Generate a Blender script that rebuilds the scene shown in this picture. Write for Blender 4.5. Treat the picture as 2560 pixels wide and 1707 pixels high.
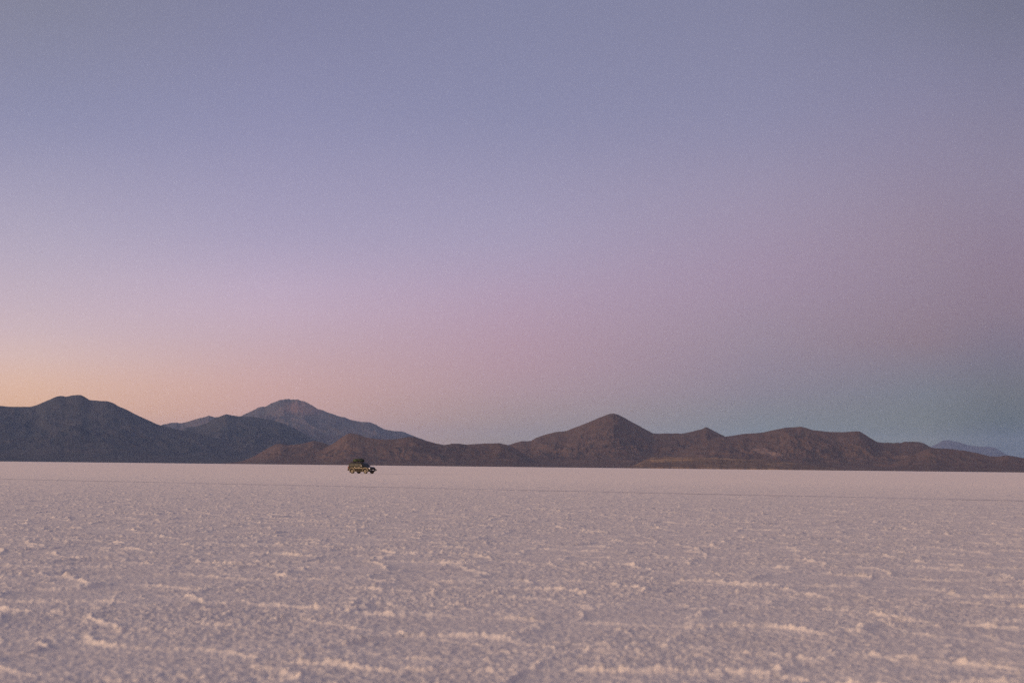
import bpy, bmesh, math, random
import numpy as np
from mathutils import Vector, Matrix

R = math.radians
for o in list(bpy.data.objects):
    bpy.data.objects.remove(o)
S = bpy.context.scene
COL = S.collection

# ------------------------------------------------------------------ camera
FPX = 2560 * 50.0 / 36.0            # focal length in photo pixels
CAM_H = 1.4
PITCH, ROLL = math.atan(312.6 / FPX), math.atan(27.5 / 2560)
F_ = Vector((0, math.cos(PITCH), math.sin(PITCH)))
R0 = Vector((1, 0, 0)); U0 = R0.cross(F_)
RT = R0 * math.cos(ROLL) + U0 * math.sin(ROLL)
UP = U0 * math.cos(ROLL) - R0 * math.sin(ROLL)
cam = bpy.data.cameras.new('camera')
cam.lens, cam.sensor_width = 50.0, 36.0
cam.clip_start, cam.clip_end = 0.1, 200000
cam.dof.use_dof = True
cam.dof.focus_distance = 235.0
cam.dof.aperture_fstop = 2.3
co = bpy.data.objects.new('camera', cam)
M = Matrix((RT, UP, -F_)).transposed().to_4x4()
M.translation = (0, 0, CAM_H)
co.matrix_world = M
COL.objects.link(co)
S.camera = co


def ray(px, py):
    """viewing direction of a photo pixel (2560 x 1707)"""
    return (F_ + RT * ((px - 1280) / FPX) + UP * ((853.5 - py) / FPX)).normalized()


def az_el(px, py):
    d = ray(px, py)
    return math.atan2(d.x, d.y), math.asin(d.z)


def on_ground(px, py):
    d = ray(px, py)
    t = -CAM_H / d.z
    return d.x * t, d.y * t


# ------------------------------------------------------------------ world, sun
SUN_AZ, SUN_EL = R(-124), R(8.0)
S.view_settings.view_transform = 'Standard'
S.view_settings.look = 'None'
S.view_settings.exposure = 0.0
S.view_settings.gamma = 1.0


def lin(c):
    c = np.asarray(c, float) / 255.0
    return np.where(c <= 0.04045, c / 12.92, ((c + 0.055) / 1.055) ** 2.4)


# twilight sky: brightness by elevation, read at several angles away from the sun
ZEN = (108, 112, 146)
SKYCOL = {
    -420: [(0, (0.2458, 0.2397, 0.3226)), (300, (0.2966, 0.288, 0.4321)), (600, (0.5065, 0.4267, 0.5332)), (800, (0.7031, 0.5142, 0.5466)), (900, (0.8752, 0.6, 0.5174)), (980, (1.0666, 0.5964, 0.3253)), (1154, (1.258, 0.5928, 0.1332))],
    60: [(0, (0.2297, 0.2327, 0.3226)), (300, (0.2772, 0.2796, 0.4321)), (600, (0.4734, 0.4143, 0.5332)), (800, (0.6571, 0.4992, 0.5466)), (900, (0.8179, 0.5825, 0.5174)), (980, (0.9968, 0.579, 0.3253)), (1154, (1.1757, 0.5755, 0.1332))],
    660: [(0, (0.2234, 0.2261, 0.3551)), (300, (0.282, 0.2775, 0.4376)), (600, (0.4198, 0.3668, 0.519)), (750, (0.5991, 0.4503, 0.5712)), (880, (0.6335, 0.4348, 0.4587)), (960, (0.7688, 0.451, 0.381)), (1160, (0.9041, 0.4672, 0.3033))],
    1280: [(0, (0.2275, 0.2346, 0.3657)), (300, (0.2654, 0.2665, 0.4159)), (600, (0.4029, 0.3521, 0.4981)), (750, (0.4887, 0.3497, 0.4627)), (900, (0.5123, 0.3199, 0.3645)), (1000, (0.5098, 0.3335, 0.3368)), (1080, (0.4205, 0.2964, 0.1979)), (1166, (0.3629, 0.2725, 0.1083))],
    1900: [(0, (0.228, 0.2309, 0.3501)), (300, (0.2688, 0.2618, 0.3987)), (500, (0.3502, 0.2969, 0.4142)), (700, (0.3854, 0.281, 0.3819)), (850, (0.3469, 0.2658, 0.3214)), (980, (0.284, 0.2244, 0.2662)), (1055, (0.2136, 0.2278, 0.1883)), (1173, (0.1471, 0.231, 0.1148))],
    2320: [(0, (0.1967, 0.2, 0.289)), (200, (0.2415, 0.2324, 0.3526)), (400, (0.2857, 0.2472, 0.3555)), (600, (0.3211, 0.2454, 0.3184)), (740, (0.3032, 0.228, 0.2957)), (880, (0.2801, 0.1855, 0.2016)), (950, (0.1861, 0.206, 0.2534)), (1060, (0.1623, 0.1715, 0.1029)), (1177, (0.1471, 0.1495, 0.01))],
    2500: [(0, (0.1793, 0.1826, 0.2618)), (200, (0.227, 0.2178, 0.3267)), (450, (0.2848, 0.2413, 0.336)), (650, (0.2855, 0.2089, 0.2805)), (800, (0.2694, 0.1941, 0.2377)), (900, (0.174, 0.156, 0.2055)), (980, (0.167, 0.1656, 0.1465)), (1090, (0.0319, 0.0664, 0.01)), (1179, (0.01, 0.0182, 0.01))],
    2800: [(0, (0.1721, 0.1753, 0.2513)), (200, (0.2179, 0.2091, 0.3136)), (450, (0.2734, 0.2316, 0.3226)), (650, (0.2741, 0.2005, 0.2693)), (800, (0.2586, 0.1863, 0.2282)), (900, (0.167, 0.1498, 0.1973)), (980, (0.1603, 0.159, 0.1406)), (1090, (0.0306, 0.0637, 0.0096))],
}
EL_STOPS = np.concatenate([np.linspace(0, 20, 21), [24, 30, 40, 55, 72, 90]])


def pos_of(e):
    return e / (e + 20.0) * (110.0 / 90.0)


def curve(pairs):
    e = np.array([p[0] for p in pairs]); c = np.array([p[1] for p in pairs])
    order = np.argsort(e); e, c = e[order], c[order]
    fine = np.linspace(0, 90, 901)
    out = np.stack([np.interp(fine, e, c[:, k]) for k in range(3)], 1)
    k = np.exp(-0.5 * (np.arange(-16, 17) / 7.0) ** 2); k /= k.sum()
    pad = np.concatenate([np.repeat(out[:1], 16, 0), out, np.repeat(out[-1:], 16, 0)])
    sm = np.stack([np.convolve(pad[:, j], k, 'valid') for j in range(3)], 1)
    return np.stack([np.interp(EL_STOPS, fine, sm[:, j]) for j in range(3)], 1)


ramps = []
ramps.append((0.0, curve([(0, (5.6, 3.0, 1.45)), (5, (4.9, 3.0, 1.6)), (12, (3.5, 2.35, 1.4)), (25, (1.95, 1.42, 1.0)), (45, (.8, .66, .58)), (70, (.28, .28, .35)), (90, lin(ZEN))])))
ramps.append((70.0, curve([(0, (2.7, 1.5, .8)), (5, (2.45, 1.52, .9)), (12, (1.85, 1.25, .85)), (25, (1.05, .8, .66)), (45, (.5, .44, .46)), (70, (.23, .24, .335)), (90, lin(ZEN))])))
for px, lst in SKYCOL.items():
    a = math.degrees(az_el(px, 1165)[0])
    pr = []
    for py, c in lst:
        pr.append((max(0.0, math.degrees(az_el(px, py)[1])), np.array(c)))
    top = np.array(pr[0][1])
    pr += [(30, top * .86 + .14 * lin(ZEN)), (55, top * .35 + .65 * lin(ZEN)), (90, lin(ZEN))]
    ramps.append((a - math.degrees(SUN_AZ), curve(pr)))
ramps.append((180.0, curve([(0, lin((84, 96, 110))), (5, lin((92, 100, 114))), (10, lin((112, 106, 128))), (18, lin((108, 107, 132))), (35, lin((92, 97, 130))), (90, lin(ZEN))])))

W = bpy.data.worlds.new('World')
S.world = W
W.use_nodes = True
nt = W.node_tree
nt.nodes.clear()


def N(tree, typ, **kw):
    n = tree.nodes.new(typ)
    for k, v in kw.items():
        setattr(n, k, v)
    return n


def math_node(tree, op, a, b=None, c=None, clamp=False):
    n = N(tree, 'ShaderNodeMath', operation=op, use_clamp=clamp)
    for i, v in enumerate((a, b, c)):
        if v is None:
            continue
        if isinstance(v, (int, float)):
            n.inputs[i].default_value = v
        else:
            tree.links.new(v, n.inputs[i])
    return n.outputs[0]


tc = N(nt, 'ShaderNodeTexCoord')
sep = N(nt, 'ShaderNodeSeparateXYZ')
nt.links.new(tc.outputs['Generated'], sep.inputs[0])
zc = math_node(nt, 'MAXIMUM', sep.outputs['Z'], 0.0)
zc = math_node(nt, 'MINIMUM', zc, 1.0)
el = math_node(nt, 'MULTIPLY', math_node(nt, 'ARCSINE', zc), 180 / math.pi)
pos = math_node(nt, 'MULTIPLY', math_node(nt, 'DIVIDE', el, math_node(nt, 'ADD', el, 20.0)), 110 / 90)
# angle away from the sun, measured round the horizon
sx, sy = math.sin(SUN_AZ), math.cos(SUN_AZ)
dot = math_node(nt, 'ADD', math_node(nt, 'MULTIPLY', sep.outputs['X'], sx), math_node(nt, 'MULTIPLY', sep.outputs['Y'], sy))
hl = math_node(nt, 'SQRT', math_node(nt, 'MAXIMUM', math_node(nt, 'ADD', math_node(nt, 'MULTIPLY', sep.outputs['X'], sep.outputs['X']), math_node(nt, 'MULTIPLY', sep.outputs['Y'], sep.outputs['Y'])), 1e-8))
cosd = math_node(nt, 'MINIMUM', math_node(nt, 'MAXIMUM', math_node(nt, 'DIVIDE', dot, hl), -1.0), 1.0)
ang = math_node(nt, 'MULTIPLY', math_node(nt, 'ARCCOSINE', cosd), 180 / math.pi)
prev = None
pa = None
for a, cols in ramps:
    rp = N(nt, 'ShaderNodeValToRGB')
    rp.color_ramp.interpolation = 'LINEAR'
    els = rp.color_ramp.elements
    while len(els) < len(EL_STOPS):
        els.new(0.5)
    for i, e in enumerate(EL_STOPS):
        els[i].position = min(1.0, pos_of(e))
        els[i].color = (*[float(v) for v in cols[i]], 1)
    nt.links.new(pos, rp.inputs[0])
    if prev is None:
        prev = rp.outputs[0]
    else:
        mr = N(nt, 'ShaderNodeMapRange')
        mr.inputs['From Min'].default_value = pa
        mr.inputs['From Max'].default_value = a
        nt.links.new(ang, mr.inputs['Value'])
        mx = N(nt, 'ShaderNodeMix', data_type='RGBA')
        nt.links.new(mr.outputs[0], mx.inputs[0])
        nt.links.new(prev, mx.inputs[6])
        nt.links.new(rp.outputs[0], mx.inputs[7])
        prev = mx.outputs[2]
    pa = a
bg = N(nt, 'ShaderNodeBackground')
bg.inputs['Strength'].default_value = 1.0
nt.links.new(prev, bg.inputs['Color'])
wo = N(nt, 'ShaderNodeOutputWorld')
nt.links.new(bg.outputs[0], wo.inputs['Surface'])

sun = bpy.data.lights.new('sun', 'SUN')
sun.energy = 0.85
sun.angle = R(12)
sun.color = (1.0, 0.68, 0.46)
so = bpy.data.objects.new('sun', sun)
sv = Vector((sx * math.cos(SUN_EL), sy * math.cos(SUN_EL), math.sin(SUN_EL)))
so.rotation_euler = sv.to_track_quat('Z', 'Y').to_euler()
so.location = (-50, -20, 60)
COL.objects.link(so)

S.cycles.use_denoising = False
S.cycles.use_adaptive_sampling = True
S.cycles.adaptive_threshold = 0.014
S.cycles.adaptive_min_samples = 24
S.cycles.max_bounces = 6
S.cycles.volume_bounces = 1


# ------------------------------------------------------------------ helpers
def tag(o, label=None, cat=None, group=None, kind=None):
    if label: o['label'] = label
    if cat: o['category'] = cat
    if group: o['group'] = group
    if kind: o['kind'] = kind
    return o


def link_mesh(name, me, mat, parent=None, smooth=True):
    o = bpy.data.objects.new(name, me)
    COL.objects.link(o)
    if mat: me.materials.append(mat)
    if smooth:
        me.polygons.foreach_set('use_smooth', np.ones(len(me.polygons), bool))
    if parent: o.parent = parent
    return o


def grid_mesh(name, X, Y, Z, wrap=False):
    """grid of shape rows x cols to a mesh"""
    r, c = X.shape
    me = bpy.data.meshes.new(name)
    co_ = np.stack([X, Y, Z], -1).reshape(-1).astype(np.float32)
    i = np.arange(r - 1)[:, None]
    j = np.arange(c if wrap else c - 1)[None, :]
    j2 = (j + 1) % c
    q = np.stack([i * c + j, i * c + j2, (i + 1) * c + j2, (i + 1) * c + j], -1).reshape(-1).astype(np.int32)
    nf = len(q) // 4
    me.vertices.add(r * c)
    me.vertices.foreach_set('co', co_)
    me.loops.add(len(q))
    me.loops.foreach_set('vertex_index', q)
    me.polygons.add(nf)
    me.polygons.foreach_set('loop_start', np.arange(0, nf * 4, 4, dtype=np.int32))
    me.polygons.foreach_set('loop_total', np.full(nf, 4, np.int32))
    me.update(calc_edges=True)
    return me


def hash2(ix, iy, seed):
    h = (ix.astype(np.int64).astype(np.uint32) * np.uint32(374761393)
         + iy.astype(np.int64).astype(np.uint32) * np.uint32(668265263)
         + np.uint32((seed * 974634777 + 12345) & 0xffffffff))
    h = (h ^ (h >> np.uint32(13))) * np.uint32(1274126177)
    h = (h ^ (h >> np.uint32(16))) * np.uint32(2246822519)
    return h ^ (h >> np.uint32(15))


def perlin(x, y, seed=0):
    x0 = np.floor(x); y0 = np.floor(y)
    fx = (x - x0).astype(np.float32); fy = (y - y0).astype(np.float32)
    u = fx * fx * fx * (fx * (fx * 6 - 15) + 10)
    v = fy * fy * fy * (fy * (fy * 6 - 15) + 10)

    def g(dx, dy):
        a = hash2(x0 + dx, y0 + dy, seed).astype(np.float32) * np.float32(2 * math.pi / 4294967296.0)
        return np.cos(a) * (fx - dx) + np.sin(a) * (fy - dy)
    a = g(0, 0); b = g(1, 0); c = g(0, 1); d = g(1, 1)
    return (a + u * (b - a)) * (1 - v) + (c + u * (d - c)) * v      # about -0.7 .. 0.7


def fbm(x, y, seed, octv=5, gain=0.5):
    s = 0; a = 1.0
    for k in range(octv):
        s = s + a * perlin(x, y, seed + k * 17)
        x = x * 2.03 + 5.1; y = y * 2.03 - 3.7; a *= gain
    return s


def ridged(x, y, seed, octv=5, gain=0.5):
    s = 0; a = 1.0; t = 0
    for k in range(octv):
        s = s + a * (1 - np.abs(perlin(x, y, seed + k * 31)) * 2.2)
        t += a
        x = x * 2.07 + 1.3; y = y * 2.07 + 7.9; a *= gain
    return s / t


def sstep(a, b, x):
    t = np.clip((x - a) / (b - a), 0, 1)
    return t * t * (3 - 2 * t)


def new_mat(name):
    m = bpy.data.materials.new(name)
    m.use_nodes = True
    t = m.node_tree
    return m, t, t.nodes['Principled BSDF']


def noise_node(t, scale, detail=4, rough=.55, vec=None, dist=0.0):
    n = N(t, 'ShaderNodeTexNoise')
    n.inputs['Scale'].default_value = scale
    n.inputs['Detail'].default_value = detail
    n.inputs['Roughness'].default_value = rough
    n.inputs['Distortion'].default_value = dist
    if vec is not None:
        t.links.new(vec, n.inputs['Vector'])
    return n.outputs['Fac']


def ramp_node(t, fac, stops):
    n = N(t, 'ShaderNodeValToRGB')
    e = n.color_ramp.elements
    while len(e) < len(stops):
        e.new(.5)
    for i, (p, c) in enumerate(stops):
        e[i].position = p
        e[i].color = (*c, 1) if len(c) == 3 else c
    t.links.new(fac, n.inputs[0])
    return n.outputs[0]


def mix_col(t, fac, a, b):
    n = N(t, 'ShaderNodeMix', data_type='RGBA')
    for s, v in ((0, fac), (6, a), (7, b)):
        if isinstance(v, (int, float)):
            n.inputs[s].default_value = v
        elif isinstance(v, tuple):
            n.inputs[s].default_value = (*v, 1)
        else:
            t.links.new(v, n.inputs[s])
    return n.outputs[2]


# ------------------------------------------------------------------ salt flat
# a vehicle's track crosses the flat from left to right
TRK_A, TRK_B = on_ground(0, 1196.8), on_ground(2349, 1247.0)


def track_dist(x, y):
    ax, ay = TRK_A; bx, by = TRK_B
    dx, dy = bx - ax, by - ay
    L = math.hypot(dx, dy)
    return ((x - ax) * dy - (y - ay) * dx) / L


def voronoi(wx, wy, cs, seed):
    """distance to the nearest plate edge, and a random number per plate"""
    gx, gy = wx / cs, wy / cs
    ix, iy = np.floor(gx), np.floor(gy)
    d1 = np.full(gx.shape, 1e9); d2 = np.full(gx.shape, 1e9)
    p1x = np.zeros(gx.shape); p1y = np.zeros(gx.shape); p2x = np.zeros(gx.shape); p2y = np.zeros(gx.shape)
    c1 = np.zeros(gx.shape, np.float32)
    for ox in (-1, 0, 1):
        for oy in (-1, 0, 1):
            cx, cy = ix + ox, iy + oy
            h1 = hash2(cx, cy, seed).astype(np.float64) / 4294967296.0
            h2 = hash2(cx, cy, seed + 101).astype(np.float64) / 4294967296.0
            h3 = (hash2(cx, cy, seed + 202).astype(np.float32) / np.float32(4294967296.0))
            qx, qy = cx + .08 + .84 * h1, cy + .08 + .84 * h2
            d = (qx - gx) ** 2 + (qy - gy) ** 2
            n1 = d < d1
            n2 = (~n1) & (d < d2)
            d2 = np.where(n1, d1, np.where(n2, d, d2))
            p2x = np.where(n1, p1x, np.where(n2, qx, p2x)); p2y = np.where(n1, p1y, np.where(n2, qy, p2y))
            d1 = np.where(n1, d, d1)
            p1x = np.where(n1, qx, p1x); p1y = np.where(n1, qy, p1y)
            c1 = np.where(n1, h3, c1)
    return (d2 - d1) / (2 * np.sqrt((p2x - p1x) ** 2 + (p2y - p1y) ** 2) + 1e-6) * cs, c1


def salt_height(x, y, r):
    x = x.astype(np.float64); y = y.astype(np.float64)
    fade = 1 - sstep(150, 228, r)
    # warped Voronoi plates with raised salt ridges where they meet
    wx = x + 0.42 * perlin(x * .8, y * .8, 11) * 1.6 + .10 * perlin(x * 4, y * 4, 12)
    wy = y + 0.42 * perlin(x * .8, y * .8, 13) * 1.6 + .10 * perlin(x * 4, y * 4, 14)
    ed, c1 = voronoi(wx, wy, 1.6, 101)
    ed2, c2 = voronoi(wx + 3.3, wy - 7.1, .62, 505)
    amp = np.clip(.72 + .9 * perlin(x * .55, y * .55, 21) + 1.2 * perlin(x * 2.1, y * 2.1, 22), .08, 1.25)
    lumps = np.clip(1 + .8 * perlin(x * 11, y * 11, 24) + .8 * perlin(x * 24, y * 24, 25), .3, 1.6)
    wid = .036 + .016 * perlin(x * 1.1, y * 1.1, 23) + .012 * perlin(x * 9, y * 9, 26)
    ridge = amp * (.026 * lumps * np.exp(-(ed / np.maximum(wid, .016)) ** 2) + .010 * np.exp(-ed / .2))
    amp2 = np.clip(.32 + 1.7 * perlin(x * .7 + 9, y * .7, 27) + 1.0 * perlin(x * 2.9, y * 2.9, 28), 0, 1.2)
    ridge = ridge + amp2 * (.017 + .014 * sstep(14, 40, r)) * lumps * np.exp(-(ed2 / .024) ** 2)
    plate = (c2 - .5) * .006 + (c1 - .5) * .013
    rough = (.012 * perlin(x * 1.7, y * 1.7, 31) + .009 * np.abs(perlin(x * 5.2, y * 5.2, 32))
             + .0125 * perlin(x * 9.5, y * 9.5, 33) + .0125 * perlin(x * 19, y * 19, 34))
    fine = .010 * perlin(x * 38, y * 38, 35) * (1 - sstep(14, 26, r))
    patch = .7 + .9 * np.clip(.5 + perlin(x * .35, y * .35, 41) * 1.2, 0, 1)
    h = ridge + plate + (rough + fine) * patch
    td = np.abs(track_dist(x, y))
    flat = sstep(1.3, 2.6, td)
    crest = np.clip(ridge / .03, 0, 1) * fade * flat
    return (h * fade * flat).astype(np.float32), crest.astype(np.float32)


half = R(27)
az_f = np.linspace(-half, half, 1250)
az_b = np.linspace(half, 2 * math.pi - half, 62)[1:-1]
AZ = np.concatenate([az_f, az_b])
rr = [0.3, 1.0, 2.0, 3.0, 4.0, 5.0, 5.6]
r_ = 6.0
while r_ < 230:
    rr.append(r_)
    r_ += max(.013, .0023 * r_)
while r_ < 56000:
    rr.append(r_)
    r_ *= 1.09
rr.append(56000)
RR = np.array(rr)
A2, R2 = np.meshgrid(AZ, RR)
GX, GY = R2 * np.sin(A2), R2 * np.cos(A2)
GZ = np.zeros_like(GX)
near = (RR < 230)
CREST = np.zeros_like(GX)
GZ[near], CREST[near] = salt_height(GX[near], GY[near], R2[near])
me = grid_mesh('salt_flat', GX, GY, GZ, wrap=True)
at = me.attributes.new('crest', 'FLOAT', 'POINT')
at.data.foreach_set('value', CREST.reshape(-1).astype(np.float32))
# close the centre
bm = bmesh.new(); bm.from_mesh(me); bm.verts.ensure_lookup_table()
try:
    bm.faces.new([bm.verts[k] for k in range(len(AZ))])
except ValueError:
    pass
bmesh.ops.recalc_face_normals(bm, faces=bm.faces[-1:])
bm.to_mesh(me); bm.free()

m_salt, t, b = new_mat('salt_crust')
geo = N(t, 'ShaderNodeNewGeometry')
P = geo.outputs['Position']
n1 = noise_node(t, .9, 6, .6, P)
n2 = noise_node(t, .035, 4, .6, P)
n3 = noise_node(t, 14, 3, .6, P)
base = ramp_node(t, n1, [(.3, (.515, .485, .515)), (.5, (.575, .54, .562)), (.72, (.65, .605, .615))])
base = mix_col(t, math_node(t, 'MULTIPLY', n2, .5), base, (.60, .54, .55))
base = mix_col(t, math_node(t, 'MULTIPLY', ramp_node(t, n3, [(.35, (1, 1, 1)), (.55, (0, 0, 0))]), .35), base, (.44, .42, .455))
# base colour turns whiter on the crests of the plate rims
cr = N(t, 'ShaderNodeAttribute'); cr.attribute_name = 'crest'
ln = N(t, 'ShaderNodeVectorMath', operation='LENGTH')
t.links.new(P, ln.inputs[0])
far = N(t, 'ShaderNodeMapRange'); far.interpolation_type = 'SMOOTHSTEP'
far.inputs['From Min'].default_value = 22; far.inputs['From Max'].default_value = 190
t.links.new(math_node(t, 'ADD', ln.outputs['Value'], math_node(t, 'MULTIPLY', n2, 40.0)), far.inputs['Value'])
base = mix_col(t, math_node(t, 'MULTIPLY', far.outputs[0], .8), base, (.825, .722, .685))  # paler with distance: sunlit far grain and dim foreground painted into the salt
base = mix_col(t, math_node(t, 'MULTIPLY', cr.outputs['Fac'], .5), base, (.78, .715, .69))
t.links.new(base, b.inputs['Base Color'])
b.inputs['Roughness'].default_value = .85
b.inputs['Specular IOR Level'].default_value = .18
bn1 = noise_node(t, 30, 5, .65, P)
bn2 = noise_node(t, 3.2, 5, .65, P)
bu = N(t, 'ShaderNodeBump'); bu.inputs['Strength'].default_value = .7; bu.inputs['Distance'].default_value = .012
t.links.new(bn1, bu.inputs['Height'])
bu2 = N(t, 'ShaderNodeBump'); bu2.inputs['Strength'].default_value = .55; bu2.inputs['Distance'].default_value = .05
t.links.new(bn2, bu2.inputs['Height'])
t.links.new(bu.outputs[0], bu2.inputs['Normal'])
t.links.new(bu2.outputs[0], b.inputs['Normal'])
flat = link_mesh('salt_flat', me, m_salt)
tag(flat, 'pale pink cracked salt flat reaching to the foot of the hills', 'salt flat', kind='structure')

# the packed track: two wheel ruts of smooth, slightly darker salt
m_trk, t, b = new_mat('packed_salt')
geo = N(t, 'ShaderNodeNewGeometry')
nn = noise_node(t, 1.3, 5, .6, geo.outputs['Position'])
t.links.new(ramp_node(t, nn, [(.3, (.56, .52, .555)), (.7, (.67, .615, .635))]), b.inputs['Base Color'])
b.inputs['Roughness'].default_value = .9
bm = bmesh.new()
ax, ay = TRK_A; bx, by = TRK_B
dx, dy = bx - ax, by - ay
L = math.hypot(dx, dy); ux, uy = dx / L, dy / L
ex0, ex1 = on_ground(946, 1184.3), on_ground(1140, 1186.2)
for off, wd, (ax, ay), (bx, by), s0, s1 in ((-.80, .7, TRK_A, TRK_B, -40, 40), (.80, .7, TRK_A, TRK_B, -40, 40), (0, .9, ex0, ex1, 0, 0)):
    dx, dy = bx - ax, by - ay
    L = math.hypot(dx, dy); ux, uy = dx / L, dy / L
    pv = None
    s = float(s0)
    while s < L + s1:
        w1 = wd * (.9 + .2 * math.sin(s * .37 + off) * math.sin(s * .11))
        o_ = off + .10 * math.sin(s * .05)
        cxp, cyp = ax + ux * s, ay + uy * s
        va = bm.verts.new((cxp + uy * (o_ - w1), cyp - ux * (o_ - w1), .006))
        vb = bm.verts.new((cxp + uy * (o_ + w1), cyp - ux * (o_ + w1), .006))
        if pv: bm.faces.new((pv[0], pv[1], vb, va))
        pv = (va, vb)
        s += 1.0
bmesh.ops.recalc_face_normals(bm, faces=bm.faces)
me = bpy.data.meshes.new('wheel_track'); bm.to_mesh(me); bm.free()
if me.polygons[0].normal.z < 0: me.flip_normals()
trk = link_mesh('wheel_track', me, m_trk, smooth=False)
tag(trk, 'faint grey wheel track running straight across the salt flat', 'track', kind='structure')


# ------------------------------------------------------------------ hills and mountains
def hill_material(name, soil, shrub, pale, sc=1.0, scars_and_sunlit=(), straw=0.0, slope_tint=None):
    m, t, b = new_mat(name)
    geo = N(t, 'ShaderNodeNewGeometry')
    P = geo.outputs['Position']
    a = noise_node(t, .0022 * sc, 7, .6, P, .4)
    c = noise_node(t, .012 * sc, 6, .65, P)
    d = noise_node(t, .055 * sc, 4, .7, P)
    col = mix_col(t, ramp_node(t, a, [(.36, (0, 0, 0)), (.64, (1, 1, 1))]), soil, pale)
    col = mix_col(t, math_node(t, 'MULTIPLY', ramp_node(t, c, [(.40, (0, 0, 0)), (.66, (1, 1, 1))]), .5), col, shrub)
    col = mix_col(t, math_node(t, 'MULTIPLY', ramp_node(t, d, [(.44, (0, 0, 0)), (.66, (1, 1, 1))]), .38), col, shrub)
    if straw:
        mp = N(t, 'ShaderNodeMapping'); mp.inputs['Scale'].default_value = (.0028, .003, .06)
        t.links.new(P, mp.inputs[0])
        w = noise_node(t, 1.0, 5, .6, mp.outputs[0], .6)
        col = mix_col(t, math_node(t, 'MULTIPLY', ramp_node(t, w, [(.50, (0, 0, 0)), (.62, (1, 1, 1))]), straw), col, (.25, .17, .11))
    for (cx, cy, cz, rx, rz, sc_col) in scars_and_sunlit:
        sp = N(t, 'ShaderNodeSeparateXYZ'); t.links.new(P, sp.inputs[0])
        ex = math_node(t, 'DIVIDE', math_node(t, 'SUBTRACT', sp.outputs[0], cx), rx)
        ez = math_node(t, 'DIVIDE', math_node(t, 'SUBTRACT', sp.outputs[2], cz), rz)
        q = math_node(t, 'ADD', math_node(t, 'MULTIPLY', ex, ex), math_node(t, 'MULTIPLY', ez, ez))
        nz = noise_node(t, .028, 5, .65, P)
        q = math_node(t, 'ADD', q, math_node(t, 'MULTIPLY', math_node(t, 'SUBTRACT', nz, .5), 3.6))
        f = ramp_node(t, q, [(.25, (1, 1, 1)), (.85, (0, 0, 0))])
        col = mix_col(t, math_node(t, 'MULTIPLY', f, .85), col, sc_col)
    t.links.new(col, b.inputs['Base Color'])
    b.inputs['Roughness'].default_value = 1.0
    b.inputs['Specular IOR Level'].default_value = .05
    bu = N(t, 'ShaderNodeBump'); bu.inputs['Strength'].default_value = .5; bu.inputs['Distance'].default_value = 14.0 / sc
    t.links.new(c, bu.inputs['Height'])
    bu2 = N(t, 'ShaderNodeBump'); bu2.inputs['Strength'].default_value = .5; bu2.inputs['Distance'].default_value = 4.0 / sc
    t.links.new(d, bu2.inputs['Height']); t.links.new(bu.outputs[0], bu2.inputs['Normal'])
    t.links.new(bu2.outputs[0], b.inputs['Normal'])
    return m


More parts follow.
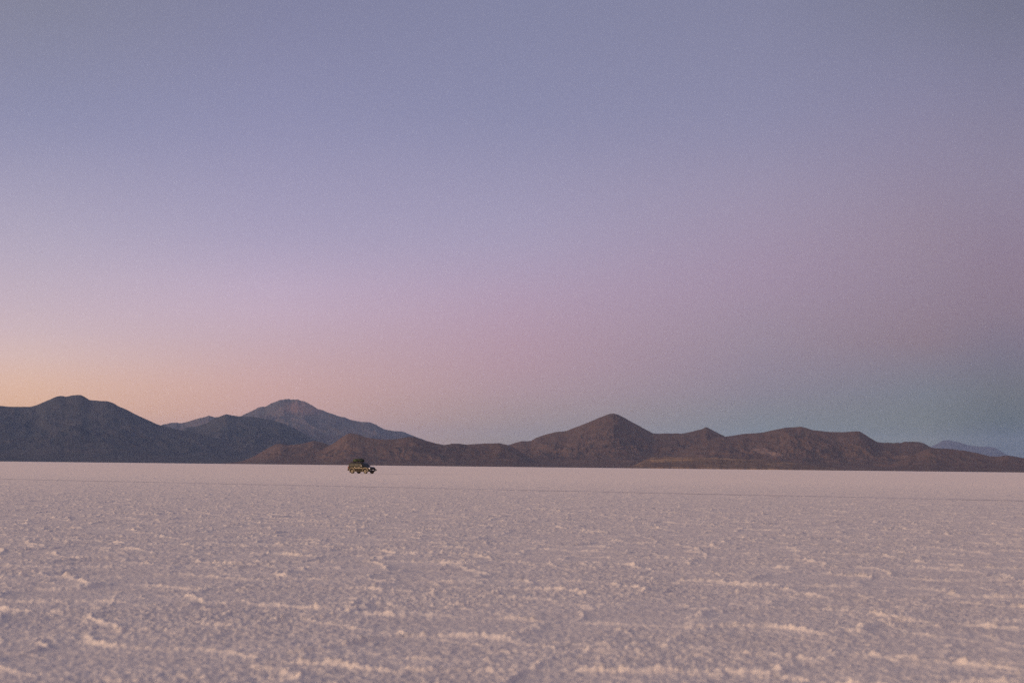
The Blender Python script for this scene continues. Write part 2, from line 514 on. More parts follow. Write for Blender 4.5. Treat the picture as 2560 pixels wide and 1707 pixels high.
def hill(name, label, cat, pts, r_front, r_ridge, r_back, mat, seed, spur=600, cut=.45, jag=.5, pw=1.25, ncol=420, nrow=190, piedmont=.0):
    """a real relief: rows run away from the viewer, the crest follows the surveyed skyline"""
    ae = [az_el(*p) for p in pts]
    a_p = np.array([q[0] for q in ae]); e_p = np.tan(np.array([q[1] for q in ae]))
    o_ = np.argsort(a_p); a_p, e_p = a_p[o_], e_p[o_]
    a = np.linspace(a_p[0], a_p[-1], ncol)
    E = np.interp(a, a_p, e_p)
    k = np.array([1, 2, 3, 2, 1.]); k /= k.sum()
    Es = np.convolve(np.pad(E, 2, 'edge'), k, 'valid')
    s = a * r_ridge
    Es = Es + jag / FPX * (perlin(s / (r_ridge * .012), s * 0 + seed, seed) * 1.4 + perlin(s / (r_ridge * .005), s * 0 + 3.3, seed + 5) * .9 + perlin(s / (r_ridge * .0017), s * 0 + 8.3, seed + 6) * .8)
    Es = np.maximum(Es, 1e-5)
    rid = r_ridge * (1 + .05 * perlin(s / (spur * 3.5), s * 0 + .7, seed + 9)) * (1 + .02 * perlin(s / spur, s * 0 + 1.7, seed + 8))
    fro = r_front * (1 + .03 * perlin(s / (spur * 2.5), s * 0 + 4.7, seed + 19) + .012 * fbm(s / (spur * .5), s * 0 + 2.7, seed + 29, 4))
    tt = np.linspace(-1, 1, nrow)
    tt = np.sign(tt) * np.abs(tt) ** 1.15
    T = np.repeat(tt[:, None], ncol, 1)
    RAD = np.where(T < 0, rid + T * (rid - fro), rid + T * (r_back - rid))
    X = RAD * np.sin(a)[None]; Y = RAD * np.cos(a)[None]
    ab = np.abs(T)
    base = (1 - ab) ** pw
    base = base * (1 - piedmont * sstep(.0, .8, ab)) + 0.0
    wx = X + spur * .55 * fbm(X / (spur * 2.2), Y / (spur * 2.2), seed + 40, 3)
    wy = Y + spur * .55 * fbm(X / (spur * 2.2), Y / (spur * 2.2), seed + 60, 3)
    v = 1 - ridged(wx / spur, wy / (spur * 2.1), seed + 80, 6, .52)
    v = np.clip(v * 1.15, 0, 1.3)
    carve = np.clip(3.2 * ab, 0, 1) * np.clip(2.4 * (1 - ab) + .12, 0, 1)
    h = base * (1 - cut * v * carve)
    g2 = 1 - ridged((wx + .35 * spur * fbm(X / (spur * .7), Y / (spur * .7), seed + 70, 3)) / (spur * .33), wy / (spur * .55), seed + 200, 5, .55)
    h = h * (1 - .30 * np.clip(g2, 0, 1.2) * np.clip(4 * ab, 0, 1) * np.clip(3 * (1 - ab), 0, 1))
    tex = fbm(X / (spur * .22), Y / (spur * .22), seed + 120, 5, .55)
    h = h * (1 + .10 * tex * np.clip(2.5 * ab, 0, 1))
    h = np.maximum(h, 0)
    mx = (h / RAD).max(0)
    H = h * ((Es + CAM_H / r_ridge) / mx)[None]
    H = np.where(ab > .999, -4.0, H)
    H[:, 0] = -4.0; H[:, -1] = -4.0
    me = grid_mesh(name, X, Y, H)
    if me.polygons[len(me.polygons) // 2].normal.z < 0: me.flip_normals()
    o = link_mesh(name, me, mat)
    tag(o, label, cat, kind='structure')
    return o


m_near = hill_material('brown_scrub_hill', (.112, .075, .068), (.046, .036, .036), (.14, .093, .08))
d_sc = ray(1915, 1132)
RS = 9300
m_scar = hill_material('scarred_scrub_hill', (.112, .075, .068), (.046, .036, .036), (.14, .093, .08),
                       scars_and_sunlit=[(d_sc.x / d_sc.y * RS, RS, CAM_H + d_sc.z / d_sc.y * RS, 75, 52, (.235, .16, .135))])
m_bench = hill_material('straw_grass_bench', (.135, .09, .075), (.065, .047, .042), (.165, .118, .09), straw=1.0)
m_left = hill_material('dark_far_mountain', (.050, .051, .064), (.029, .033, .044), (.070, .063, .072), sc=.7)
d_v = ray(752, 1016)
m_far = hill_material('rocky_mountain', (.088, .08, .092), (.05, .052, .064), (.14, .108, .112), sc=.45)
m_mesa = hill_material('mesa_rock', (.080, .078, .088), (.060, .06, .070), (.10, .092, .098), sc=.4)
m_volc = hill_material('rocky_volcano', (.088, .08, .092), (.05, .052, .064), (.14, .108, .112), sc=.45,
                       scars_and_sunlit=[(d_v.x / d_v.y * 23000, 23000, CAM_H + d_v.z / d_v.y * 23000, 330, 170, (.26, .16, .14))])  # sunlight on the summit faces painted in as a pink patch

hill('far_mesa', 'pale blue flat topped mountain farthest off at the right edge', 'mountain',
     [(2290, 1150), (2310, 1132), (2326.7, 1115.7), (2346, 1108), (2355.7, 1100.8), (2372, 1099.5), (2394.5, 1105), (2420.4, 1112.4), (2449.4, 1115.7), (2478.5, 1117), (2488, 1119), (2504.4, 1129), (2523.8, 1139), (2560, 1152), (2600, 1168)],
     33000, 37000, 42000, m_mesa, 7, spur=2500, cut=.3, ncol=160, nrow=70)
hill('volcano', 'broad blue grey volcano with a jagged summit rising beyond the car', 'mountain',
     [(330, 1120), (380, 1075), (405, 1061), (430, 1056), (452, 1058), (479, 1050.7), (503, 1044), (522.5, 1038.7), (539, 1043), (570, 1041), (601, 1039), (622.6, 1030), (641.6, 1020.7), (654, 1017), (663.4, 1017), (677, 1008.5), (699, 999.5), (720.5, 997.3), (731.4, 999.5), (745, 998), (761, 1002.5), (775, 1011), (794, 1021), (821, 1031.6), (848, 1040), (881, 1050), (908, 1056), (922, 1055.6), (938, 1060), (963, 1072.4), (984.5, 1077), (1006, 1078.4), (1022.6, 1084.7), (1041.6, 1093), (1077, 1105), (1107, 1111), (1150, 1125), (1210, 1148), (1260, 1163)],
     15500, 24000, 31000, m_volc, 21, spur=1300, cut=.68, jag=1.5, pw=1.15, ncol=560, nrow=190)
hill('shoulder_mountain', 'blue grey rounded shoulder in front of the volcano', 'mountain',
     [(400, 1150), (435, 1090), (462.6, 1069), (490, 1066), (517, 1057.5), (541, 1044.4), (566, 1034.4), (579.6, 1038), (598.6, 1040.6), (630, 1041), (674, 1048), (710, 1059), (737, 1070), (756, 1080.6), (777.7, 1094), (805, 1106.5), (835, 1117), (859, 1127), (900, 1143), (950, 1162)],
     11500, 16500, 21000, m_left, 35, spur=850, cut=.6, pw=1.1, ncol=420, nrow=230)
hill('west_mountain', 'dark slate blue mountain with a double hump at the left edge', 'mountain',
     [(-620, 1146), (-480, 1110), (-360, 1075), (-220, 1040), (-120, 1018), (-40, 1012), (0, 1014), (33, 1016.7), (73.5, 1016.7), (92.5, 1012.6), (117, 1001.7), (141.5, 990.8), (152, 989), (166, 991.4), (179.6, 988), (201, 987), (212, 992), (223, 999.5), (250, 1001.7), (269, 1002.5), (283, 1007), (297, 1016), (313, 1022), (332, 1031.6), (351, 1041), (375.5, 1052), (394.5, 1061), (420, 1067), (450, 1074), (490, 1082), (540, 1094), (590, 1108), (650, 1128), (720, 1148), (790, 1161)],
     9800, 14000, 18500, m_left, 48, spur=950, cut=.6, pw=1.15, ncol=620, nrow=180)
hill('cone_hill', 'brown pointed cone hill, tallest on the right half', 'hill',
     [(1150, 1164), (1180, 1150), (1220, 1128), (1260, 1114), (1272, 1111.8), (1290, 1106), (1303.4, 1101.8), (1319.7, 1102.6), (1328, 1101.8), (1338.8, 1095), (1363, 1086), (1390.5, 1079), (1415, 1077), (1442, 1066.7), (1472, 1055), (1499, 1043.5), (1521, 1034.6), (1532, 1033), (1543, 1035.4), (1564.6, 1045.7), (1586, 1058), (1600, 1064.8), (1605.4, 1068.6), (1619, 1075.6), (1632.7, 1083), (1649, 1083.8), (1662.6, 1082.4), (1679, 1083.5), (1692.5, 1082.4), (1703.4, 1083.5), (1717, 1081.6), (1738.8, 1076), (1757.8, 1071.3), (1764.6, 1067), (1771.4, 1069.7), (1793, 1081), (1812, 1090.6), (1840, 1104), (1880, 1125), (1930, 1150), (1960, 1171)],
     8300, 10600, 13000, m_near, 61, spur=520, cut=.64, ncol=640, nrow=230)
hill('long_hill', 'brown long ridged hill with a pale rock scar on its slope', 'hill',
     [(1600, 1168), (1660, 1142), (1720, 1118), (1770, 1100), (1800, 1092), (1813, 1090.8), (1835.5, 1088), (1858, 1084.3), (1900, 1081.7), (1929, 1076), (1961.6, 1068.8), (2003.6, 1066.2), (2016.5, 1069.5), (2029.4, 1074.3), (2074.6, 1079.5), (2107, 1079.8), (2129.6, 1077.9), (2149, 1077.9), (2158.6, 1083.4), (2174.8, 1094.3), (2192.6, 1104.4), (2210, 1106.6), (2220, 1105.7), (2233, 1107), (2246, 1106.3), (2252, 1107.3), (2262, 1104), (2281.4, 1103.7), (2297.6, 1104.4), (2310.5, 1108), (2323.4, 1115.7), (2345, 1124), (2375, 1138), (2420, 1158), (2450, 1176)],
     8100, 10000, 12500, m_scar, 77, spur=480, cut=.64, ncol=640, nrow=230)
hill('east_hill', 'low dark brown ridge sloping down to the right edge', 'hill',
     [(2190, 1173), (2230, 1160), (2280, 1138), (2323.4, 1119), (2336.3, 1119.9), (2365.4, 1121), (2414, 1126), (2446, 1133.4), (2475, 1140), (2494.7, 1141), (2520.5, 1138), (2543, 1141.5), (2560, 1145), (2620, 1148), (2700, 1140), (2780, 1150), (2880, 1142), (3000, 1160), (3120, 1184)],
     7900, 9000, 10500, m_near, 83, spur=420, cut=.45, ncol=420, nrow=120)
hill('saddle_hill', 'brown rolling hill directly behind the car', 'hill',
     [(730, 1158), (767, 1138), (805, 1124), (824, 1113), (840, 1104), (856.6, 1091.5), (867.5, 1084.7), (878, 1082.5), (894.7, 1085.5), (916.5, 1093), (941, 1097), (968, 1099), (995.4, 1096.4), (1020, 1092), (1036, 1092), (1058, 1099), (1085, 1107), (1110, 1112), (1131.4, 1108.4), (1148, 1108.6), (1167, 1111), (1199.5, 1108.6), (1232.6, 1107.8), (1249, 1107), (1260, 1109.4), (1272, 1112.5), (1290, 1121), (1309, 1134), (1330, 1148), (1352, 1160), (1380, 1167)],
     7900, 9100, 11000, m_near, 95, spur=420, cut=.62, ncol=560, nrow=200)
hill('low_hill', 'low brown spur to the left of the car', 'hill',
     [(560, 1158), (585, 1155), (609, 1151), (639, 1138), (671.6, 1119), (690.6, 1109), (701.5, 1108.6), (720.5, 1113), (745, 1110.5), (769.5, 1105.6), (783, 1102), (799.5, 1104), (821, 1111), (850, 1125), (890, 1142), (940, 1163)],
     8300, 9600, 11000, m_near, 103, spur=420, cut=.45, ncol=300, nrow=130)
hill('straw_bench', 'low flat bench streaked with straw coloured grass below the hills', 'hill',
     [(1560, 1169), (1590, 1161), (1612, 1149), (1632, 1142.5), (1660, 1142), (1720, 1143), (1790, 1144.5), (1840, 1146), (1900, 1149), (1960, 1153), (2010, 1159), (2060, 1166), (2110, 1174)],
     7000, 7600, 8300, m_bench, 111, spur=260, cut=.35, ncol=320, nrow=90, pw=.7)


# ------------------------------------------------------------------ car
CAR_XY = on_ground(905.3, 1183.4)
CAR_RZ = math.atan2(CAR_XY[1], CAR_XY[0]) - math.pi / 2 - R(41)


def simple_mat(name, col, rough=.5, metal=0.0, coat=0.0, dust=None, dust_amt=.5, dust_scale=3.0, spec=.5):
    m, t, b = new_mat(name)
    tcn = N(t, 'ShaderNodeTexCoord')
    n = noise_node(t, dust_scale, 5, .6, tcn.outputs['Object'])
    if dust:
        c = mix_col(t, math_node(t, 'MULTIPLY', ramp_node(t, n, [(.3, (0, 0, 0)), (.7, (1, 1, 1))]), dust_amt), col, dust)
    else:
        c = mix_col(t, math_node(t, 'MULTIPLY', n, .35), col, tuple(v * .72 for v in col))
    t.links.new(c, b.inputs['Base Color'])
    b.inputs['Roughness'].default_value = rough
    b.inputs['Metallic'].default_value = metal
    b.inputs['Coat Weight'].default_value = coat
    b.inputs['Specular IOR Level'].default_value = spec
    return m


# olive paint, dusty towards the sills where the salt spray dries on it
m_paint, t, b = new_mat('olive_paint')
tcn = N(t, 'ShaderNodeTexCoord')
sp = N(t, 'ShaderNodeSeparateXYZ'); t.links.new(tcn.outputs['Object'], sp.inputs[0])
n = noise_node(t, 4.0, 5, .6, tcn.outputs['Object'])
dz = math_node(t, 'ADD', sp.outputs[2], math_node(t, 'MULTIPLY', n, .5))
f = ramp_node(t, math_node(t, 'MULTIPLY', dz, .6), [(.48, (.55, .55, .55)), (.70, (.03, .03, .03))])
t.links.new(mix_col(t, f, (.009, .009, .007), (.06, .05, .037)), b.inputs['Base Color'])
b.inputs['Metallic'].default_value = .0
b.inputs['Specular IOR Level'].default_value = .25
b.inputs['Roughness'].default_value = .28
b.inputs['Coat Weight'].default_value = .05
b.inputs['Coat Roughness'].default_value = .12
m_trim = simple_mat('dusty_trim', (.095, .082, .06), .6, dust=(.16, .135, .095), dust_amt=.6)
m_beige = simple_mat('dusty_beige_and_highlight', (.22, .185, .13), .5, dust=(.31, .265, .19), dust_amt=.6)  # dusty flares, and the highlight painted along the doors
m_black = simple_mat('black_plastic', (.012, .011, .012), .6, dust=(.05, .042, .036), dust_amt=.4)
m_glass = simple_mat('tinted_glass', (.012, .014, .015), .12, spec=.5)
m_tyre = simple_mat('dusty_tyre', (.03, .026, .022), .9, dust=(.12, .097, .07), dust_amt=.6, dust_scale=5)
m_rim = simple_mat('dusty_alloy', (.26, .235, .195), .5, .2, dust=(.22, .19, .15), dust_amt=.6)
m_lens = simple_mat('headlight_lens', (.92, .91, .93), .35, .0, .5)  # white base puts the reflected glint into the lens colour
m_tail = simple_mat('tail_lens', (.40, .10, .045), .25, coat=.5, dust=(.36, .19, .11), dust_amt=.5)
m_chrome = simple_mat('bright_metal', (.72, .68, .63), .22, .9)
m_plate = simple_mat('plate_metal', (.62, .62, .62), .4)

car = bpy.data.objects.new('car', None)
COL.objects.link(car)
car.location = (CAR_XY[0], CAR_XY[1], 0)
car.rotation_euler = (0, 0, CAR_RZ)
tag(car, 'dusty dark olive off-road car with loaded roof rack on the salt flat', 'car')


def build(name, bm, mat, parent=car, smooth=True, bevel=0, ang=35):
    if bevel:
        bmesh.ops.bevel(bm, geom=[e for e in bm.edges if e.is_manifold and e.calc_face_angle(0) > R(25)], offset=bevel, segments=2, affect='EDGES', clamp_overlap=True)
    bmesh.ops.recalc_face_normals(bm, faces=bm.faces)
    me = bpy.data.meshes.new(name)
    bm.to_mesh(me); bm.free()
    o = link_mesh(name, me, mat, parent, smooth)
    if smooth:
        try:
            me.set_sharp_from_angle(angle=R(ang))
        except Exception:
            pass
    return o


def box(bm, c, s, rot=None):
    mtx = Matrix.Translation(c)
    if rot is not None: mtx = mtx @ rot
    mtx = mtx @ Matrix.Diagonal((*s, 1))
    return bmesh.ops.create_cube(bm, size=1, matrix=mtx)


def tube(bm, pts, r, seg=8):
    pts = [Vector(p) for p in pts]
    rings = []
    for i, p in enumerate(pts):
        d = (pts[min(i + 1, len(pts) - 1)] - pts[max(i - 1, 0)]).normalized()
        u = d.orthogonal().normalized() if abs(d.z) > .9 else d.cross(Vector((0, 0, 1))).normalized()
        v = d.cross(u)
        rings.append([bm.verts.new(p + (u * math.cos(k * 2 * math.pi / seg) + v * math.sin(k * 2 * math.pi / seg)) * r) for k in range(seg)])
    for a, c in zip(rings, rings[1:]):
        for k in range(seg):
            bm.faces.new((a[k], a[(k + 1) % seg], c[(k + 1) % seg], c[k]))
    bm.faces.new(rings[0][::-1]); bm.faces.new(rings[-1])


def lathe(bm, prof, seg, ctr, axis='Y'):
    """profile of (radius, offset along the axle)"""
    rings = []
    for r, y in prof:
        rings.append([bm.verts.new((ctr[0] + r * math.cos(k * 2 * math.pi / seg), ctr[1] + y, ctr[2] + r * math.sin(k * 2 * math.pi / seg))) for k in range(seg)])
    for a, c in zip(rings, rings[1:]):
        for k in range(seg):
            bm.faces.new((a[k], a[(k + 1) % seg], c[(k + 1) % seg], c[k]))
    return rings


AXF, AXR, WY, WR = 1.45, -1.40, .80, .385

# lower body, lofted along its length
bm = bmesh.new()
st = [(-2.38, 1.06, .80, .56), (-2.33, 1.13, .90, .50), (-1.9, 1.16, .95, .44), (-.8, 1.165, .965, .40), (.3, 1.155, .965, .40), (1.0, 1.14, .96, .40),
      (1.5, 1.11, .945, .42), (1.95, 1.06, .915, .46), (2.18, .99, .87, .50), (2.28, .88, .78, .56)]
rings = []
for x, zt, hw, zb in st:
    half_ = [(hw * .90, zb), (hw * .985, zb + .12), (hw, zb + .28), (hw * .995, zt - .22), (hw * .975, zt - .09), (hw * .93, zt - .02), (hw * .80, zt + .015), (hw * .35, zt + .035)]
    ring = [bm.verts.new((x, -y, z)) for y, z in half_] + [bm.verts.new((x, y, z)) for y, z in reversed(half_)]
    rings.append(ring)
for a, c in zip(rings, rings[1:]):
    k = len(a)
    for i in range(k):
        bm.faces.new((a[i], a[(i + 1) % k], c[(i + 1) % k], c[i]))
bm.faces.new(rings[0]); bm.faces.new(rings[-1][::-1])
body = build('body', bm, m_paint)
cut_bm = bmesh.new()
for ax_ in (AXF, AXR):
    for sgn in (-1, 1):
        bmesh.ops.create_cone(cut_bm, cap_ends=True, segments=28, radius1=.47, radius2=.47, depth=.62,
                              matrix=Matrix.Translation((ax_, sgn * .92, .42)) @ Matrix.Rotation(R(90), 4, 'X'))
cm = bpy.data.meshes.new('cut'); cut_bm.to_mesh(cm); cut_bm.free()
cut_o = bpy.data.objects.new('cut', cm); COL.objects.link(cut_o)
cut_o.parent = car
md = body.modifiers.new('arches', 'BOOLEAN'); md.operation = 'DIFFERENCE'; md.object = cut_o; md.solver = 'EXACT'
bpy.context.view_layer.update()
dg = bpy.context.evaluated_depsgraph_get()
nm = bpy.data.meshes.new_from_object(body.evaluated_get(dg))
nm.name = 'body'
body.modifiers.clear()
body.data = nm
bpy.data.objects.remove(cut_o)
try:
    nm.set_sharp_from_angle(angle=R(35))
except Exception:
    pass

# cabin with roof
ZL = [(1.15, -2.30, 1.06, .895), (1.30, -2.27, .92, .875), (1.50, -2.20, .72, .835), (1.70, -2.11, .50, .775), (1.775, -2.02, .36, .71), (1.81, -1.80, .14, .56), (1.825, -1.4, -.2, .30)]


def zl(z):
    zs = [q[0] for q in ZL]
    return [float(np.interp(z, zs, [q[k] for q in ZL])) for k in (1, 2, 3)]


bm = bmesh.new()
rings = []
for z, xr, xf, hw in ZL:
    pts = []
    for (cx, cy, rad, a0) in ((xf - .22, hw - .12, (.22, .12), 0), (xr + .10, hw - .12, (.10, .12), 90), (xr + .10, -(hw - .12), (.10, .12), 180), (xf - .22, -(hw - .12), (.22, .12), 270)):
        for q in range(5):
            an = R(a0 + q * 22.5)
            pts.append((cx + rad[0] * math.cos(an), cy + rad[1] * math.sin(an), z))
    rings.append([bm.verts.new(p) for p in pts])
for a, c in zip(rings, rings[1:]):
    k = len(a)
    for i in range(k):
        bm.faces.new((a[i], a[(i + 1) % k], c[(i + 1) % k], c[i]))
bm.faces.new(rings[-1]); bm.faces.new(rings[0][::-1])
build('cabin', bm, m_paint)


def side_pane(sgn, poly, th=.008):
    """glass pane standing 4 mm proud of the cabin side; poly in (x, z)"""
    b_ = bmesh.new()
    out = [b_.verts.new((x, sgn * (zl(z)[2] + .010), z)) for x, z in poly]
    inn = [b_.verts.new((x, sgn * (zl(z)[2] - .010), z)) for x, z in poly]
    b_.faces.new(out); b_.faces.new(inn[::-1])
    for i in range(len(poly)):
        j = (i + 1) % len(poly)
        b_.faces.new((out[i], inn[i], inn[j], out[j]))
    return b_


for sgn in (-1, 1):
    for poly in ([(-.02, 1.22), (.62, 1.22), (.60, 1.40), (.36, 1.66), (-.02, 1.67), (-.02, 1.45)],
                 [(-.98, 1.22), (-.10, 1.22), (-.10, 1.45), (-.10, 1.67), (-.98, 1.67), (-.98, 1.45)],
                 [(-2.02, 1.24), (-1.08, 1.22), (-1.08, 1.45), (-1.08, 1.67), (-1.95, 1.66), (-2.0, 1.45)]):
        build('side_window', side_pane(sgn, poly), m_glass, smooth=False)
# windscreen and rear window follow the curved cabin ends
for nm_, front in (('windscreen', True), ('rear_window', False)):
    bm = bmesh.new()
    rows = []
    for z in np.linspace(1.215, 1.685, 7):
        xr, xf, hw = zl(z)
        row = []
        for q in np.linspace(-.985, .985, 13):
            if front:
                yy = q * (hw - .10)
                over = max(0.0, (abs(yy) - (hw - .12)) / .12)
                xx = xf - .22 + .22 * math.sqrt(max(0, 1 - over ** 2)) + .014
            else:
                yy = q * (hw - .14)
                xx = xr - .012
            row.append((xx, yy, float(z)))
        rows.append(row)
    sgn = 1 if front else -1
    A_ = [[bm.verts.new(p) for p in row] for row in rows]
    B_ = [[bm.verts.new((p[0] - sgn * .03, p[1], p[2])) for p in row] for row in rows]
    for G_ in (A_, B_):
        for i in range(6):
            for j in range(12):
                bm.faces.new((G_[i][j], G_[i][j + 1], G_[i + 1][j + 1], G_[i + 1][j]))
    edge = [(0, j) for j in range(13)] + [(i, 12) for i in range(1, 7)] + [(6, j) for j in range(11, -1, -1)] + [(i, 0) for i in range(5, 0, -1)]
    for (p, q) in zip(edge, edge[1:] + edge[:1]):
        bm.faces.new((A_[p[0]][p[1]], A_[q[0]][q[1]], B_[q[0]][q[1]], B_[p[0]][p[1]]))
    build(nm_, bm, m_glass)

# flares, sills, side steps
for ax_ in (AXF, AXR):
    for sgn in (-1, 1):
        bm = bmesh.new()
        prof = [(.465, -.02), (.465, .045), (.50, .05), (.575, .012), (.575, -.02)]
        ring = []
        for k in range(19):
            an = R(-8 + 196 * k / 18)
            ring.append([bm.verts.new((ax_ + r_q * math.cos(an), sgn * (.945 + y_q), .42 + r_q * math.sin(an))) for r_q, y_q in prof])
        for a, c in zip(ring, ring[1:]):
            for i in range(len(prof)):
                j = (i + 1) % len(prof)
                bm.faces.new((a[i], a[j], c[j], c[i]))
        bm.faces.new(ring[0]); bm.faces.new(ring[-1][::-1])
        build('wheel_arch', bm, m_beige)
for sgn in (-1, 1):
    bm = bmesh.new(); box(bm, (.02, sgn * .97, .40), (1.78, .16, .05)); build('side_step', bm, m_trim, bevel=.015)
    bm = bmesh.new(); box(bm, (.02, sgn * .968, .91), (1.70, .035, .13)); build('highlight_moulding', bm, m_beige, bevel=.012)  # beige moulding paints the glow's shoulder highlight onto the doors
    for x in (-.78, .10):
        bm = bmesh.new(); box(bm, (x, sgn * .985, 1.03), (.20, .03, .045)); build('door_handle', bm, m_chrome, bevel=.01)
    bm = bmesh.new()
    box(bm, (.74, sgn * 1.07, 1.27), (.10, .20, .16)); box(bm, (.76, sgn * .95, 1.22), (.05, .12, .04))
    build('mirror', bm, m_chrome, bevel=.025)
    bm = bmesh.new(); box(bm, (-1.88, sgn * .86, .36), (.02, .26, .36)); build('mud_flap', bm, m_black, bevel=.004)
    bm = bmesh.new(); box(bm, (-2.30, sgn * .865, .98), (.13, .13, .30)); build('tail_light', bm, m_tail, bevel=.025)

# front end
bm = bmesh.new(); box(bm, (2.24, 0, .80), (.12, 1.06, .24))
for k in range(4): box(bm, (2.31, 0, .72 + k * .055), (.03, 1.02, .018))
build('grille', bm, m_black, bevel=.006)
for sgn in (-1, 1):
    bm = bmesh.new()
    box(bm, (2.19, sgn * .70, .875), (.19, .33, .20), Matrix.Rotation(R(-sgn * 16), 4, 'Z'))
    build('headlight', bm, m_lens, bevel=.03)
bm = bmesh.new()
box(bm, (2.27, 0, .60), (.24, 1.84, .24)); box(bm, (2.10, 0, .46), (.36, 1.5, .10))
build('front_bumper', bm, m_black, bevel=.04)
bm = bmesh.new(); box(bm, (2.402, 0, .60), (.016, .46, .13)); build('number_plate', bm, m_plate, bevel=.004)
for sgn in (-1, 1):
    bm = bmesh.new()
    bmesh.ops.create_cone(bm, cap_ends=True, segments=16, radius1=.07, radius2=.07, depth=.04, matrix=Matrix.Translation((2.395, sgn * .62, .60)) @ Matrix.Rotation(R(90), 4, 'Y'))
    build('fog_light', bm, m_plate, bevel=.006)
bm = bmesh.new(); box(bm, (-2.38, 0, .58), (.20, 1.80, .20)); build('rear_bumper', bm, m_trim, bevel=.04)
bm = bmesh.new(); box(bm, (0, 0, .42), (3.9, .9, .18)); box(bm, (-.2, .45, .36), (.9, .4, .16))
build('underbody', bm, m_black, bevel=.02)
for ax_ in (AXF, AXR):
    bm = bmesh.new(); tube(bm, [(ax_, -.7, WR), (ax_, .7, WR)], .06, 10); build('axle', bm, m_black)

# wheels: tyre > tread shape, rim with six spokes
wheel_protos = []
tb = bmesh.new()
lathe(tb, [(.235, -.11), (.30, -.135), (.36, -.125), (.383, -.09), (.385, -.03), (.375, -.025), (.375, .025), (.385, .03), (.383, .09), (.36, .125), (.30, .135), (.235, .11), (.235, -.11)], 40, (0, 0, 0))
tyre0 = None
for ax_ in (AXF, AXR):
    for sgn in (-1, 1):
        w = bpy.data.objects.new('wheel', None); COL.objects.link(w)
        w.parent = car; w.location = (ax_, sgn * WY, WR - .006); w.rotation_euler = (0, R(17 * (1 + sgn)), R(180) if sgn > 0 else 0)
        if tyre0 is None:
            tyre0 = build('tyre', tb, m_tyre, w)
            rb = bmesh.new()
            lathe(rb, [(.238, -.10), (.238, -.125), (.20, -.122), (.195, -.07), (.12, -.06), (.0001, -.06)], 40, (0, 0, 0))
            for k in range(6):
                an = R(60 * k)
                box(rb, (.125 * math.cos(an), -.092, .125 * math.sin(an)), (.20, .05, .062), Matrix.Rotation(-an, 4, 'Y'))
            bmesh.ops.create_cone(rb, cap_ends=True, segments=16, radius1=.06, radius2=.05, depth=.06, matrix=Matrix.Translation((0, -.10, 0)) @ Matrix.Rotation(R(90), 4, 'X'))
            rim0 = build('rim', rb, m_rim, w)
        else:
            for src in (tyre0, rim0):
                c_ = src.copy(); COL.objects.link(c_); c_.parent = w

# roof rack
bm = bmesh.new()
for sgn in (-1, 1):
    tube(bm, [(-1.98, sgn * .62, 1.93), (-1.0, sgn * .62, 1.935), (.10, sgn * .62, 1.93)], .022)
    for x in (-1.85, -1.2, -.5, .02):
        tube(bm, [(x, sgn * .60, 1.79), (x, sgn * .62, 1.93)], .018)
for x in (-1.98, -1.6, -1.2, -.8, -.4, .10):
    tube(bm, [(x, -.62, 1.90), (x, .62, 1.90)], .018)
build('roof_rack', bm, m_black)


# ------------------------------------------------------------------ luggage on the rack
def bag(name, label, loc, size, rz, mat, seed, lump=.12, hump=None, sq=3.0):
    """soft bag: rounded box with folds and a flat underside"""
    bm = bmesh.new()
    bmesh.ops.create_icosphere(bm, subdivisions=5, radius=1)
    co_ = np.array([v.co[:] for v in bm.verts])
    n_ = (np.abs(co_) ** sq).sum(1) ** (1 / sq)
    p = co_ / n_[:, None]
    f = 1 + lump * fbm(p[:, 0] * 1.7 + seed, p[:, 1] * 1.7 + p[:, 2] * 1.3, seed, 4, .55)
    f = f - .05 * np.abs(perlin(p[:, 0] * 4 + p[:, 2] * 2, p[:, 1] * 3 + p[:, 2], seed + 3))
    p = p * f[:, None]
    if hump is not None:
        up = np.clip(p[:, 2], 0, None)
        p[:, 2] += up * (hump[1] * np.exp(-((p[:, 0] - hump[0]) / .5) ** 2) - .22)
    p[:, 2] = np.maximum(p[:, 2], -.80)
    p[:, 2] += .80
    p *= np.array([size[0] / 2, size[1] / 2, size[2] / 1.8])
    for v, q in zip(bm.verts, p):
        v.co = q
    me = bpy.data.meshes.new(name); bm.to_mesh(me); bm.free()
    o = link_mesh(name, me, mat)
    o.location = car_pt(*loc); o.rotation_euler = (0, 0, CAR_RZ + rz)
    return o, p


def car_pt(x, y, z):
    c, s = math.cos(CAR_RZ), math.sin(CAR_RZ)
    return (CAR_XY[0] + c * x - s * y, CAR_XY[1] + s * x + c * y, z)


def strap(parent, x, size, mat, grow=1.03):
    """webbing wrapped over the bag at station x, following its surface"""
    P_ = np.array([v.co[:] for v in parent.data.vertices])
    sel = P_[np.abs(P_[:, 0] - x) < size[0] * .05]
    cz = size[2] * .42
    an = np.arctan2(sel[:, 2] - cz, sel[:, 1])
    bm = bmesh.new(); rings = []
    for k in range(36):
        a = -math.pi + (k + .5) / 36 * 2 * math.pi
        w = np.abs(np.angle(np.exp(1j * (an - a)))) < .22
        rad = np.hypot(sel[w, 1], sel[w, 2] - cz).max() if w.any() else .2
        rad = rad + .008
        y, z = rad * math.cos(a), cz + rad * math.sin(a)
        y2, z2 = (rad - .015) * math.cos(a), cz + (rad - .015) * math.sin(a)
        z, z2 = max(z, .002), max(z2, .004)
        rings.append([bm.verts.new((x - .022, y, z)), bm.verts.new((x + .022, y, z)), bm.verts.new((x + .022, y2, z2)), bm.verts.new((x - .022, y2, z2))])
    for i in range(36):
        a, c = rings[i], rings[(i + 1) % 36]
        for k in range(4):
            bm.faces.new((a[k], a[(k + 1) % 4], c[(k + 1) % 4], c[k]))
    build('strap', bm, mat, parent)


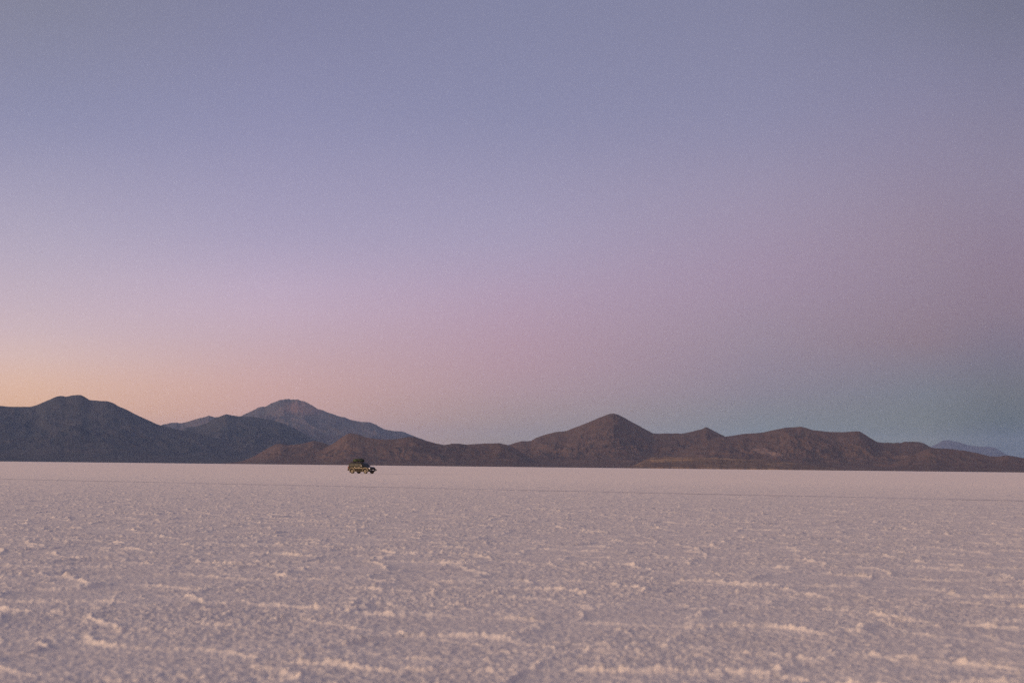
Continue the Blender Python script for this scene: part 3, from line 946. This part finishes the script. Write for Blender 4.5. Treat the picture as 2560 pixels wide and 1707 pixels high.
m_lgreen = simple_mat('green_canvas', (.05, .085, .034), .9, dust=(.08, .11, .055), dust_amt=.4, dust_scale=4)
m_dgreen = simple_mat('dark_green_tarp', (.008, .022, .014), .7, dust=(.016, .026, .018), dust_amt=.4, dust_scale=4)
m_bblack = simple_mat('black_nylon', (.018, .015, .014), .8)
ZR = 1.918
o, _ = bag('duffel_bag', 'pale green duffel bag lying mid roof on the car', (-1.26, -.06, ZR), (.84, 1.08, .50), 0, m_lgreen, 5, .16, (.2, .16))
tag(o, None, 'bag'); o['label'] = 'pale green duffel bag lying mid roof on the car'
strap(o, -.16, (.84, 1.08, .50), m_bblack); strap(o, .17, (.84, 1.08, .50), m_bblack)
o, _ = bag('luggage_bundle', 'bulky dark green tarp bundle at the front of the roof rack', (-.30, .0, ZR), (.98, 1.06, .52), 0, m_dgreen, 9, .18, (-.28, .32))
tag(o, 'bulky dark green tarp bundle at the front of the roof rack', 'bundle')
strap(o, -.18, (.98, 1.06, .52), m_bblack); strap(o, .2, (.98, 1.06, .52), m_bblack)
o, _ = bag('small_bag', 'small black bag at the rear end of the roof rack', (-1.77, -.02, ZR), (.36, .55, .27), R(8), m_bblack, 14, .14)
tag(o, 'small black bag at the rear end of the roof rack', 'bag')

# ------------------------------------------------------------------ haze
HB, HT = -5.2, 1400.0
hm = bpy.data.materials.new('haze_air'); hm.use_nodes = True
t = hm.node_tree; t.nodes.clear()
vo = N(t, 'ShaderNodeVolumePrincipled')
vo.inputs['Color'].default_value = (.36, .55, .97, 1)
vo.inputs['Density'].default_value = 1.55e-5
vo.inputs['Anisotropy'].default_value = .0
out = N(t, 'ShaderNodeOutputMaterial')
t.links.new(vo.outputs[0], out.inputs['Volume'])
bm = bmesh.new(); box(bm, (0, 0, (HB + HT) / 2), (120000, 120000, HT - HB))
me = bpy.data.meshes.new('haze'); bm.to_mesh(me); bm.free()
hz = link_mesh('haze', me, hm, smooth=False)
tag(hz, 'thin blue evening haze over the whole flat', 'haze', kind='stuff')
